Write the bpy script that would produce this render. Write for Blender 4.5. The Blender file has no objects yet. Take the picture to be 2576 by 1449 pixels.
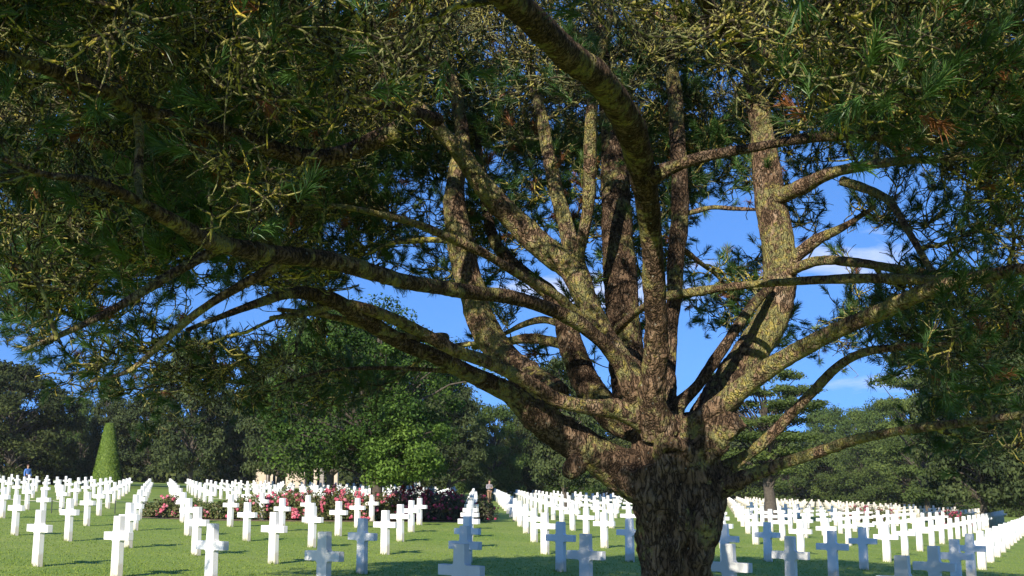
import bpy, math, random
import numpy as np
from mathutils import Vector, Matrix, noise

S = bpy.context.scene
COL = S.collection
rng = np.random.default_rng(7)
random.seed(7)

# ------------------------------------------------------------------ camera
EYE = 1.8
F = 2966.0                      # focal length for a 2576 px wide frame
PITCH = math.radians(9.3666)
CP, SP = math.cos(PITCH), math.sin(PITCH)
SUN_AZ, SUN_EL = math.radians(20), math.radians(27)   # light travels towards +Y, slightly +X

cd = bpy.data.cameras.new('camera'); cam = bpy.data.objects.new('camera', cd); COL.objects.link(cam)
cd.sensor_width = 36; cd.lens = F/2576*36; cd.clip_end = 3000; cd.clip_start = .05
cam.location = (0, 0, EYE); cam.rotation_euler = (math.pi/2+PITCH, 0, 0)
S.camera = cam

def at(px, py, Y):
    """point of the world at forward distance Y seen at pixel px,py of the 2576x1449 photo"""
    vx = (px-1288)/F; vz = -(py-724.5)/F
    d = Vector((vx, CP-vz*SP, SP+vz*CP))
    return Vector((d.x/d.y*Y, Y, EYE+d.z/d.y*Y))
def pix(p):
    p = np.asarray(p, float); z = p[..., 2]-EYE
    fw = p[..., 1]*CP+z*SP; up = -p[..., 1]*SP+z*CP
    fw = np.where(fw < .05, .05, fw)
    return 1288+F*p[..., 0]/fw, 724.5-F*up/fw

# ------------------------------------------------------------------ terrain
HH = 1.8031
def gz(X, Y):
    x = np.asarray(X, float)/HH; y = np.asarray(Y, float)/HH
    R = np.hypot(x, y); R0 = 30.
    s = R0/np.maximum(R, 1e-6)*np.tanh(R/R0*1.0)
    s = np.where(R < 12, 1, np.minimum(1, s*1.0+0.0))
    s = 1/(1+(R/34.)**6)**(1/6.)
    xs, ys = x*s, y*s
    return EYE+HH*(-1-.03161*x-.00057*xs*xs-.00034*xs*ys+.00008*ys*ys)
def gzf(X, Y): return float(gz(X, Y))
def on_ground(px, Y):
    X = (px-1288)/F*CP*Y
    return Vector((X, Y, gzf(X, Y)))

# ------------------------------------------------------------------ helpers
def tag(o, label=None, cat=None, group=None, kind=None):
    if label: o['label'] = label
    if cat: o['category'] = cat
    if group: o['group'] = group
    if kind: o['kind'] = kind
    return o
def empty(name, loc, rz=0):
    o = bpy.data.objects.new(name, None); COL.objects.link(o)
    o.location = loc; o.rotation_euler = (0, 0, rz); o.empty_display_size = .3
    return o
def mesh(name, V, faces, mat, parent=None, tint=None, smooth=False, loc=None):
    """faces: list of int arrays (n,k)"""
    V = np.asarray(V, np.float32)
    me = bpy.data.meshes.new(name)
    me.vertices.add(len(V)); me.vertices.foreach_set('co', V.ravel())
    fl = [np.asarray(f, np.int32) for f in faces if len(f)]
    nl = sum(f.size for f in fl); nf = sum(len(f) for f in fl)
    me.loops.add(nl); me.polygons.add(nf)
    me.loops.foreach_set('vertex_index', np.concatenate([f.ravel() for f in fl]))
    tot = np.concatenate([np.full(len(f), f.shape[1], np.int32) for f in fl])
    st = np.concatenate([[0], np.cumsum(tot)[:-1]]).astype(np.int32)
    me.polygons.foreach_set('loop_start', st)
    if smooth: me.polygons.foreach_set('use_smooth', np.ones(nf, bool))
    me.update(calc_edges=True); me.validate()
    if tint is not None:
        a = me.attributes.new('tint', 'FLOAT', 'POINT'); a.data.foreach_set('value', np.asarray(tint, np.float32))
    if mat: me.materials.append(mat)
    o = bpy.data.objects.new(name, me); COL.objects.link(o)
    if parent: o.parent = parent
    if loc is not None: o.location = loc
    return o

def frames(P):
    T = np.gradient(P, axis=-2); T /= np.linalg.norm(T, axis=-1, keepdims=True)+1e-9
    ref = np.zeros_like(T); ref[..., 2] = 1
    m = np.abs(T[..., 2]).mean(-1) > .9
    ref[m] = [1, 0, 0]
    A = np.cross(T, ref); A /= np.linalg.norm(A, axis=-1, keepdims=True)+1e-9
    B = np.cross(T, A)
    return T, A, B
def tubes(P, R, sides):
    """P (N,K,3), R (N,K) -> verts, quads (open tubes)"""
    N, K, _ = P.shape
    T, A, B = frames(P)
    th = np.arange(sides)*2*np.pi/sides
    V = P[:, :, None, :]+R[:, :, None, None]*(np.cos(th)[None, None, :, None]*A[:, :, None, :]+np.sin(th)[None, None, :, None]*B[:, :, None, :])
    V = V.reshape(-1, 3)
    n, k, s = np.meshgrid(np.arange(N), np.arange(K-1), np.arange(sides), indexing='ij')
    b = (n*K+k)*sides
    Q = np.stack([b+s, b+(s+1) % sides, b+sides+(s+1) % sides, b+sides+s], -1).reshape(-1, 4)
    return V, Q
class Acc:
    def __init__(s): s.V = []; s.F = {}; s.T = []; s.n = 0
    def add(s, V, F, t=None):
        s.V.append(V); s.F.setdefault(F.shape[1], []).append(F+s.n); s.n += len(V)
        if t is not None: s.T.append(t)
    def build(s, name, mat, parent=None, smooth=False):
        return mesh(name, np.concatenate(s.V), [np.concatenate(f) for f in s.F.values()], mat, parent,
                    np.concatenate(s.T) if s.T else None, smooth)
def box(x0, x1, y0, y1, z0, z1):
    V = np.array([(x, y, z) for z in (z0, z1) for y in (y0, y1) for x in (x0, x1)], float)
    F = np.array([(0, 2, 3, 1), (4, 5, 7, 6), (0, 1, 5, 4), (2, 6, 7, 3), (0, 4, 6, 2), (1, 3, 7, 5)])
    return V, F
def rand_unit(n):
    v = rng.normal(size=(n, 3)); return v/np.linalg.norm(v, axis=1, keepdims=True)
def cards(C, N, size, aspect=.6, tri=False):
    """leaf faces: centres C, normals N, sizes"""
    n = len(C)
    r = rand_unit(n); A = np.cross(N, r); A /= np.linalg.norm(A, axis=1, keepdims=True)+1e-9; B = np.cross(N, A)
    a = A*size[:, None]; b = B*size[:, None]*aspect
    # leaf: a bent rhombus
    V = np.stack([C-a, C-b+N*size[:, None]*.12, C+a, C+b+N*size[:, None]*.12], 1).reshape(-1, 3)
    Q = np.arange(n*4).reshape(n, 4)
    return V, Q

# ------------------------------------------------------------------ materials
def newmat(name):
    m = bpy.data.materials.new(name); m.use_nodes = True
    nt = m.node_tree; nt.nodes.clear(); return m, nt
def nd(nt, t, **kw):
    n = nt.nodes.new(t)
    for k, v in kw.items():
        if k in n.inputs.keys() if isinstance(k, str) and k in n.inputs else False: n.inputs[k].default_value = v
        else:
            try: setattr(n, k, v)
            except Exception: n.inputs[k].default_value = v
    return n
def ramp(nt, fac, stops):
    r = nt.nodes.new('ShaderNodeValToRGB'); e = r.color_ramp.elements
    while len(e) > 1: e.remove(e[-1])
    e[0].position = stops[0][0]; e[0].color = (*stops[0][1], 1)
    for p, c in stops[1:]:
        x = e.new(p); x.color = (*c, 1)
    nt.links.new(fac, r.inputs['Fac']); return r.outputs['Color']
def gray(a): return (a, a, a)
def coords(nt, scale=(1, 1, 1)):
    tc = nt.nodes.new('ShaderNodeTexCoord'); mp = nt.nodes.new('ShaderNodeMapping')
    mp.inputs['Scale'].default_value = scale; nt.links.new(tc.outputs['Object'], mp.inputs['Vector']); return mp.outputs['Vector']
def noise_n(nt, vec, scale, detail=4, rough=.6, dist=0):
    n = nt.nodes.new('ShaderNodeTexNoise'); n.inputs['Scale'].default_value = scale; n.inputs['Detail'].default_value = detail
    n.inputs['Roughness'].default_value = rough; n.inputs['Distortion'].default_value = dist
    nt.links.new(vec, n.inputs['Vector']); return n.outputs['Fac']
def mix(nt, fac, a, b, mode='MIX'):
    m = nt.nodes.new('ShaderNodeMix'); m.data_type = 'RGBA'; m.blend_type = mode
    for i, v in ((0, fac), (6, a), (7, b)):
        if hasattr(v, 'links'): nt.links.new(v, m.inputs[i])
        else: m.inputs[i].default_value = v if i == 0 else (*v, 1)
    return m.outputs[2]
def finish(nt, col, rough=.8, bump=None, bs=.5, bd=.02, spec=.3):
    p = nt.nodes.new('ShaderNodeBsdfPrincipled'); o = nt.nodes.new('ShaderNodeOutputMaterial')
    p.inputs['Roughness'].default_value = rough; p.inputs['Specular IOR Level'].default_value = spec
    if hasattr(col, 'links'): nt.links.new(col, p.inputs['Base Color'])
    else: p.inputs['Base Color'].default_value = (*col, 1)
    if bump is not None:
        b = nt.nodes.new('ShaderNodeBump'); b.inputs['Strength'].default_value = bs; b.inputs['Distance'].default_value = bd
        nt.links.new(bump, b.inputs['Height']); nt.links.new(b.outputs['Normal'], p.inputs['Normal'])
    nt.links.new(p.outputs[0], o.inputs['Surface']); return p
def leaf_mat(name, stops, trans=.3, rough=.5, spec=.35):
    m, nt = newmat(name)
    at_ = nt.nodes.new('ShaderNodeAttribute'); at_.attribute_name = 'tint'
    c = ramp(nt, at_.outputs['Fac'], stops)
    p = nt.nodes.new('ShaderNodeBsdfPrincipled'); p.inputs['Roughness'].default_value = rough; p.inputs['Specular IOR Level'].default_value = spec
    nt.links.new(c, p.inputs['Base Color'])
    t = nt.nodes.new('ShaderNodeBsdfTranslucent'); nt.links.new(c, t.inputs['Color'])
    ms = nt.nodes.new('ShaderNodeMixShader'); ms.inputs[0].default_value = trans
    o = nt.nodes.new('ShaderNodeOutputMaterial')
    nt.links.new(p.outputs[0], ms.inputs[1]); nt.links.new(t.outputs[0], ms.inputs[2]); nt.links.new(ms.outputs[0], o.inputs['Surface'])
    return m

def bark_mat(name, scale=1., lichen=.5, dark=1., zs=.5):
    m, nt = newmat(name)
    v = coords(nt, (1, 1, zs))
    v1 = coords(nt, (1, 1, 1))
    # flaky plates
    dn = nt.nodes.new('ShaderNodeTexNoise'); dn.inputs['Scale'].default_value = 9*scale; dn.inputs['Detail'].default_value = 3
    nt.links.new(v, dn.inputs['Vector'])
    addv = nt.nodes.new('ShaderNodeMix'); addv.data_type = 'RGBA'; addv.blend_type = 'LINEAR_LIGHT'; addv.inputs[0].default_value = .18
    nt.links.new(v, addv.inputs[6]); nt.links.new(dn.outputs['Color'], addv.inputs[7])
    vo = nt.nodes.new('ShaderNodeTexVoronoi'); vo.feature = 'DISTANCE_TO_EDGE'; vo.inputs['Scale'].default_value = 10*scale
    nt.links.new(addv.outputs[2], vo.inputs['Vector'])
    vc = nt.nodes.new('ShaderNodeTexVoronoi'); vc.inputs['Scale'].default_value = 10*scale
    nt.links.new(addv.outputs[2], vc.inputs['Vector'])
    crack = ramp(nt, vo.outputs['Distance'], [(0, gray(0)), (.10, gray(.55)), (.3, gray(1))])
    fine = noise_n(nt, v1, 26*scale, 4, .6)
    base = ramp(nt, noise_n(nt, v1, 5*scale, 5, .65), [(.3, (.080*dark, .052*dark, .034*dark)), (.5, (.15*dark, .094*dark, .058*dark)), (.7, (.21*dark, .155*dark, .108*dark))])
    base = mix(nt, .5, base, ramp(nt, fine, [(.3, gray(.6)), (.7, gray(1.2))]), 'MULTIPLY')
    base = mix(nt, .5, base, ramp(nt, vc.outputs['Color'], [(.2, gray(.5)), (.8, gray(1.35))]), 'MULTIPLY')
    base = mix(nt, .85, base, crack, 'MULTIPLY')
    # lichen crusts
    ln = noise_n(nt, v1, 2.4, 6, .66)
    lm = ramp(nt, ln, [(.56-.16*lichen, gray(0)), (.62-.16*lichen, gray(1))])
    lc = ramp(nt, noise_n(nt, v1, 16, 4, .7), [(.35, (.22, .215, .10)), (.5, (.36, .33, .14)), (.62, (.50, .39, .09)), (.75, (.50, .50, .36))])
    brk = ramp(nt, noise_n(nt, v1, 17, 3, .6), [(.40, gray(.1)), (.50, gray(1))])
    lmask = mix(nt, 1., lm, brk, 'MULTIPLY')
    col = mix(nt, lmask, base, lc)
    # pale spots
    sp = nt.nodes.new('ShaderNodeTexVoronoi'); sp.inputs['Scale'].default_value = 11; nt.links.new(v1, sp.inputs['Vector'])
    sm = ramp(nt, sp.outputs['Distance'], [(.07, gray(.7)), (.12, gray(0))])
    col = mix(nt, sm, col, (.36, .37, .31))
    f2 = noise_n(nt, v1, 60, 3, .6)
    h = nt.nodes.new('ShaderNodeMath'); h.operation = 'MULTIPLY_ADD'
    nt.links.new(crack, h.inputs[0]); h.inputs[1].default_value = .9; nt.links.new(f2, h.inputs[2])
    finish(nt, col, .9, h.outputs[0], 1., .07/scale, .15)
    return m

M_bark = bark_mat('pine_bark', 1.1, .06, 2.2, .33)
M_limb = bark_mat('limb_bark', 1.3, .3, 1.6)
M_lich = bark_mat('lichened_limb_bark', 1.2, .78, 2.7)
def twig_mat():
    m, nt = newmat('lichened_twig')
    v = coords(nt)
    b = ramp(nt, noise_n(nt, v, 1.1, 3, .6), [(.4, (.035, .028, .02)), (.6, (.075, .062, .038))])
    lm = ramp(nt, noise_n(nt, v, 24, 3, .7), [(.47, gray(0)), (.53, gray(1))])
    lc = ramp(nt, noise_n(nt, v, 2.3, 5, .7), [(.36, (.15, .16, .075)), (.50, (.27, .26, .10)), (.60, (.44, .36, .07)), (.68, (.58, .42, .05))])
    finish(nt, mix(nt, lm, b, lc), .95, noise_n(nt, v, 70, 3, .7), .8, .01, .1)
    return m
M_twig = twig_mat()
M_needle = leaf_mat('pine_needle', [(0, (.028, .062, .018)), (.4, (.058, .125, .028)), (.8, (.105, .20, .045)), (.9, (.17, .24, .055)), (.93, (.26, .10, .035)), (1, (.30, .12, .045))], .25, .4, .4)

def simple_mat(name, stops, scale, rough=.7, bump=0, bd=.01, spec=.3, detail=5):
    m, nt = newmat(name); v = coords(nt); n = noise_n(nt, v, scale, detail, .65)
    finish(nt, ramp(nt, n, stops), rough, n if bump else None, bump, bd, spec); return m
M_marble = None
def marble():
    m, nt = newmat('white_marble')
    tc = nt.nodes.new('ShaderNodeTexCoord'); gi = nt.nodes.new('ShaderNodeObjectInfo')
    n = noise_n(nt, tc.outputs['Object'], 6, 6, .65)
    c = ramp(nt, n, [(.3, (.74, .73, .70)), (.6, (.82, .81, .79))])
    sep = nt.nodes.new('ShaderNodeSeparateXYZ'); nt.links.new(tc.outputs['Object'], sep.inputs[0])
    a = nt.nodes.new('ShaderNodeMath'); a.operation = 'MULTIPLY_ADD'; nt.links.new(n, a.inputs[0]); a.inputs[1].default_value = -.35; nt.links.new(sep.outputs['Z'], a.inputs[2])
    st = ramp(nt, a.outputs[0], [(-.04, gray(.75)), (.10, gray(.0))])
    c = mix(nt, st, c, (.52, .44, .32))
    tone = nt.nodes.new('ShaderNodeMath'); tone.operation = 'MULTIPLY_ADD'; nt.links.new(gi.outputs['Random'], tone.inputs[0]); tone.inputs[1].default_value = .35; tone.inputs[2].default_value = 0
    c = mix(nt, tone.outputs[0], c, (.78, .72, .60))
    finish(nt, c, .55, noise_n(nt, tc.outputs['Object'], 90, 3), .15, .004, .3)
    return m
M_marble = marble()
def grass_mat():
    m, nt = newmat('lawn')
    v = coords(nt); v2 = coords(nt, (1, .35, 1))
    big = noise_n(nt, v, .22, 5, .65); med = noise_n(nt, v, 1.3, 5, .7); fine = noise_n(nt, v, 45, 4, .75)
    c = ramp(nt, med, [(.3, (.165, .245, .036)), (.5, (.210, .290, .048)), (.7, (.255, .320, .066))])
    c = mix(nt, .45, c, ramp(nt, big, [(.35, (.16, .25, .035)), (.65, (.30, .33, .085))]))
    c = mix(nt, .65, c, ramp(nt, fine, [(.25, gray(.6)), (.5, gray(.97)), (.75, (1.15, 1.2, 1.0))]), 'MULTIPLY')
    # fallen needles, dry specks
    sp = noise_n(nt, v, 9, 6, .8)
    c = mix(nt, ramp(nt, sp, [(.64, gray(0)), (.7, gray(.6))]), c, (.17, .14, .06))
    finish(nt, c, .85, fine, .35, .02, .2)
    return m
M_grass = grass_mat()
M_blade = leaf_mat('grass_blade', [(0, (.15, .23, .03)), (1, (.27, .33, .07))], .3, .7, .1)
M_soil = simple_mat('bed_soil', [(.3, (.10, .065, .04)), (.7, (.24, .17, .11))], 5, .95, .6, .03)

# ------------------------------------------------------------------ world and sun
w = bpy.data.worlds.new('World'); S.world = w; w.use_nodes = True
nt = w.node_tree; nt.nodes.clear()
sky = nt.nodes.new('ShaderNodeTexSky'); sky.sky_type = 'NISHITA'; sky.sun_disc = False
sky.sun_elevation = SUN_EL; sky.sun_rotation = SUN_AZ+math.pi
sky.altitude = 0; sky.air_density = 1.0; sky.dust_density = .2; sky.ozone_density = 4.5
tc = nt.nodes.new('ShaderNodeTexCoord')
cl = nt.nodes.new('ShaderNodeMapping'); cl.inputs['Scale'].default_value = (1, 1, 3.2); nt.links.new(tc.outputs['Generated'], cl.inputs['Vector'])
cn = noise_n(nt, cl.outputs['Vector'], 4.3, 7, .56, .3)
cm = ramp(nt, cn, [(.63, gray(0)), (.75, gray(.8))])
lift = nt.nodes.new('ShaderNodeVectorMath'); lift.operation = 'ADD'; lift.inputs[1].default_value = (0, 0, .30)
nrm_ = nt.nodes.new('ShaderNodeVectorMath'); nrm_.operation = 'NORMALIZE'
nt.links.new(tc.outputs['Generated'], lift.inputs[0]); nt.links.new(lift.outputs[0], nrm_.inputs[0]); nt.links.new(nrm_.outputs[0], sky.inputs['Vector'])
tinted = mix(nt, 1., sky.outputs['Color'], (.58, .82, 1.08), 'MULTIPLY')
skyc = mix(nt, cm, tinted, (4.0, 4.3, 5.4))
bg = nt.nodes.new('ShaderNodeBackground'); bg.inputs['Strength'].default_value = .15
wo = nt.nodes.new('ShaderNodeOutputWorld'); nt.links.new(skyc, bg.inputs['Color']); nt.links.new(bg.outputs[0], wo.inputs['Surface'])

sl = bpy.data.lights.new('sun', 'SUN'); so = bpy.data.objects.new('sun', sl); COL.objects.link(so)
sl.energy = 4.6; sl.angle = math.radians(.5); sl.color = (1, .93, .80)
dirv = Vector((math.sin(SUN_AZ)*math.cos(SUN_EL), math.cos(SUN_AZ)*math.cos(SUN_EL), -math.sin(SUN_EL)))
so.rotation_euler = dirv.to_track_quat('-Z', 'Y').to_euler(); so.location = (-10, -30, 30)
S.view_settings.view_transform = 'Standard'; S.view_settings.look = 'None'; S.view_settings.exposure = .65; S.view_settings.gamma = 1

# ------------------------------------------------------------------ ground
def build_ground():
    r = np.concatenate([np.linspace(0, 60, 61), np.linspace(63, 160, 34), np.geomspace(170, 2500, 18)])
    th = np.linspace(0, 2*np.pi, 145)[:-1]
    X = r[:, None]*np.sin(th); Y = r[:, None]*np.cos(th)
    Z = gz(X, Y)
    V = np.stack([X, Y, Z], -1).reshape(-1, 3)
    k, s = np.meshgrid(np.arange(len(r)-1), np.arange(144), indexing='ij')
    Q = np.stack([k*144+s, k*144+(s+1) % 144, (k+1)*144+(s+1) % 144, (k+1)*144+s], -1).reshape(-1, 4)[:, ::-1]
    Q = Q[144:]
    tri = np.stack([np.arange(144)+144, np.zeros(144, int), (np.arange(144)+1) % 144+144], -1)
    return mesh('lawn', V, [Q, tri], M_grass, None, None, True)
def haze():
    V, Fq = box(-260, 260, -60, 320, -22, 34)
    m, nt = newmat('thin_haze'); pv = nt.nodes.new('ShaderNodeVolumePrincipled'); pv.inputs['Color'].default_value = (.95, .96, 1, 1); pv.inputs['Density'].default_value = .00014
    o_ = nt.nodes.new('ShaderNodeOutputMaterial'); nt.links.new(pv.outputs[0], o_.inputs['Volume'])
    tag(mesh('haze', V, [Fq], m), 'thin pale haze in the air towards the far trees', 'haze', kind='stuff')
haze()
tag(build_ground(), 'mown green lawn of the cemetery running back to the trees', 'lawn', kind='structure')

# ------------------------------------------------------------------ crosses
AX = np.array([1.98932679, -1.65448279]); BX = np.array([-.1709109, 5.65429675]); OX = np.array([-1.55408, 12.51444])*HH
ARM = math.atan2(AX[1], AX[0])+math.radians(1.2)
def cross_mesh():
    H, W, sw, t = 1.02, .70, .098, .052
    a0, a1 = .62, .755
    # outline in local x,z, with rounded inner corners
    def arc(cx, cz, r, a, b, n=4): return [(cx+r*math.cos(a+(b-a)*i/n), cz+r*math.sin(a+(b-a)*i/n)) for i in range(n+1)]
    r = .04; hw = W/2; pi = math.pi
    top = sw*.92; bot = sw*1.10
    right = [(bot, -.12)]+arc(sw+r, a0-r, r, pi, pi/2)+[(hw, a0), (hw, a1)]+arc(sw+r-.004, a1+r, r, -pi/2, -pi)+[(top, H)]
    pts = right+[(-x, z) for x, z in reversed(right)]
    n = len(pts); c = .006
    import bmesh
    bm = bmesh.new()
    f = [bm.verts.new((x, -t, z)) for x, z in pts]
    fc = bm.faces.new(f)
    ex = bmesh.ops.extrude_face_region(bm, geom=[fc])
    for v in ex['geom']:
        if isinstance(v, bmesh.types.BMVert): v.co.y += 2*t
    bmesh.ops.recalc_face_normals(bm, faces=bm.faces)
    be = [e for e in bm.edges if len(e.link_faces) == 2 and e.calc_face_angle(0) > .6]
    bmesh.ops.bevel(bm, geom=be, offset=c, segments=2, affect='EDGES', profile=.5)
    bmesh.ops.triangulate(bm, faces=[f for f in bm.faces if len(f.verts) > 8])
    me = bpy.data.meshes.new('cross'); bm.to_mesh(me); bm.free(); me.materials.append(M_marble); return me
CM = cross_mesh()
ORD = ['zeroth', 'first', 'second', 'third', 'fourth', 'fifth', 'sixth', 'seventh', 'eighth', 'ninth', 'tenth', 'eleventh', 'twelfth', 'thirteenth',
       'fourteenth', 'fifteenth', 'sixteenth', 'seventeenth', 'eighteenth', 'nineteenth', 'twentieth']
TOP_X = [0, 95, 380, 745, 1140, 1290, 1510, 1840, 2130, 2455, 2576]
LIM = [98, 92, 92, 118, 122, 124, 128, 150, 150, 118, 100]
pts = []
for j in range(-4, 42):
    for i in range(-60, 70):
        x, y = OX+i*AX+j*BX
        if y < 15 or y > 155: continue
        if math.hypot(x-1.7, y-12) < 1.5: continue
        z = gzf(x, y); u, v = pix((x, y, z+1.02)); u2, v2 = pix((x, y, z))
        if u < -60 or u > 2640 or v > 1449: continue
        if y > np.interp(u, TOP_X, LIM): continue
        # rose beds and tree bases
        if y > 43 and y < 55 and -14 < x < -1.6 and abs((y-44.8)-(x+13.2)*.62) < 1.6: continue
        pts.append((math.hypot(x, y), x, y, z, i, j, u, v))
pts.sort()
print('crosses', len(pts))
near = pts[:300]; far = pts[300:]
rowcount = {}
vis = [p for p in near if p[0] < 50]
rows = {}
for p in vis: rows.setdefault(p[5], []).append(p)
jl = sorted(rows)
rank = {}
for ri, j in enumerate(jl):
    for k, p in enumerate(sorted(rows[j], key=lambda q: q[6])): rank[(p[4], p[5])] = (ri, k)
for d, x, y, z, i, j, u, v in near:
    o = bpy.data.objects.new('grave_cross', CM); COL.objects.link(o)
    o.location = (x, y, z-.005); o.rotation_euler = (rng.normal()*.004, rng.normal()*.006, ARM+rng.normal()*.012)
    s = 1+rng.normal()*.008; o.scale = (1, 1, s)
    if (i, j) in rank:
        ri, k = rank[(i, j)]
        side = 'left of the big pine' if u < 1600 else ('beside the pine trunk' if u < 1815 else 'right of the big pine')
        lab = '%s cross from left in the %s slanting row, %s' % (ORD[min(k+1, 20)], ORD[min(ri+1, 20)], side)
    else:
        zone = ('beyond the rope on the far left' if u < 400 else 'behind the pink roses' if u < 1180 else 'between the rose bed and the pine trunk' if u < 1700 else 'far out right of the pine trunk')
        lab = 'small white marble cross in the distant rows ' + zone
    tag(o, lab, 'cross', 'white marble crosses in rows on the lawn')
if far:
    nv = len(CM.vertices); co = np.zeros(nv*3, np.float32); CM.vertices.foreach_get('co', co); co = co.reshape(-1, 3)
    # a lighter outline for the far ones, same shape
    Vs, Fq = [], []
    prof = [(-.1, -.1), (.1, -.1), (.1, .62), (.35, .62), (.35, .755), (.095, .755), (.095, 1.02), (-.095, 1.02), (-.095, .755), (-.35, .755), (-.35, .62), (-.1, .62)]
    n = len(prof)
    cap1 = [(0, 1, 2, 11), (3, 4, 5, 2), (5, 6, 7, 8), (8, 9, 10, 11), (2, 5, 8, 11)]
    base = np.array([(a, -.045, b) for a, b in prof]+[(a, .045, b) for a, b in prof])
    fq = [c for c in cap1]+[tuple(n+q for q in reversed(c)) for c in cap1]+[(k, n+k, n+(k+1) % n, (k+1) % n) for k in range(n)]
    fq = np.array(fq)
    ca, sa = math.cos(ARM), math.sin(ARM)
    acc = Acc()
    for d, x, y, z, i, j, u, v in far:
        B = np.stack([base[:, 0]*ca-base[:, 1]*sa+x, base[:, 0]*sa+base[:, 1]*ca+y, base[:, 2]+z], -1)
        acc.add(B, fq)
    o = acc.build('grave_cross_field', M_marble)
    tag(o, 'farthest rows of tiny white crosses in front of the tree line', 'crosses', 'white marble crosses in rows on the lawn', 'stuff')

# grass blades round the cross feet and scattered over the near lawn
def grass():
    C = []
    for d, x, y, z, i, j, u, v in near[:110]:
        n = 46; t = rng.uniform(-1, 1, n)
        lx = np.where(rng.random(n) < .75, t*.12, np.sign(t)*.12); ly = rng.choice([-.06, .06], n)*rng.uniform(.9, 1.3, n)
        ca, sa = math.cos(ARM), math.sin(ARM)
        C.append(np.stack([x+lx*ca-ly*sa, y+lx*sa+ly*ca, np.full(n, z)], -1))
    n = 60000
    X = rng.uniform(-.47, .47, n); Yd = 19+28*rng.random(n)**1.6
    X = X*Yd
    C.append(np.stack([X, Yd, gz(X, Yd)], -1))
    C = np.concatenate(C); n = len(C)
    m0 = n-60000
    h = np.where(np.arange(n) < m0, rng.uniform(.04, .10, n), rng.uniform(.015, .03, n))
    wd = np.where(np.arange(n) < m0, .006, .013)
    a = rng.uniform(0, np.pi, n); lean = rng.normal(0, .35, (n, 2))*h[:, None]
    w_ = np.stack([np.cos(a), np.sin(a), 0*a], -1)*wd[:, None]
    tip = C+np.stack([lean[:, 0], lean[:, 1], h], -1)
    V = np.stack([C-w_, C+w_, tip], 1).reshape(-1, 3); V[:, 2] -= 0
    mesh_o = mesh('grass', V, [np.arange(3*n).reshape(n, 3)], M_blade, None, np.repeat(rng.random(n), 3))
    tag(mesh_o, 'short grass blades standing up from the lawn and round the cross feet', 'grass', kind='stuff')
grass()

# ------------------------------------------------------------------ the big pine
pine_loc = Vector((1.70, 12.0, gzf(1.7, 12)))
pine = empty('pine_tree', pine_loc)
tag(pine, 'huge spreading many-limbed pine with lichened branches filling the upper picture', 'tree')
PL = np.array(pine_loc)
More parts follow.
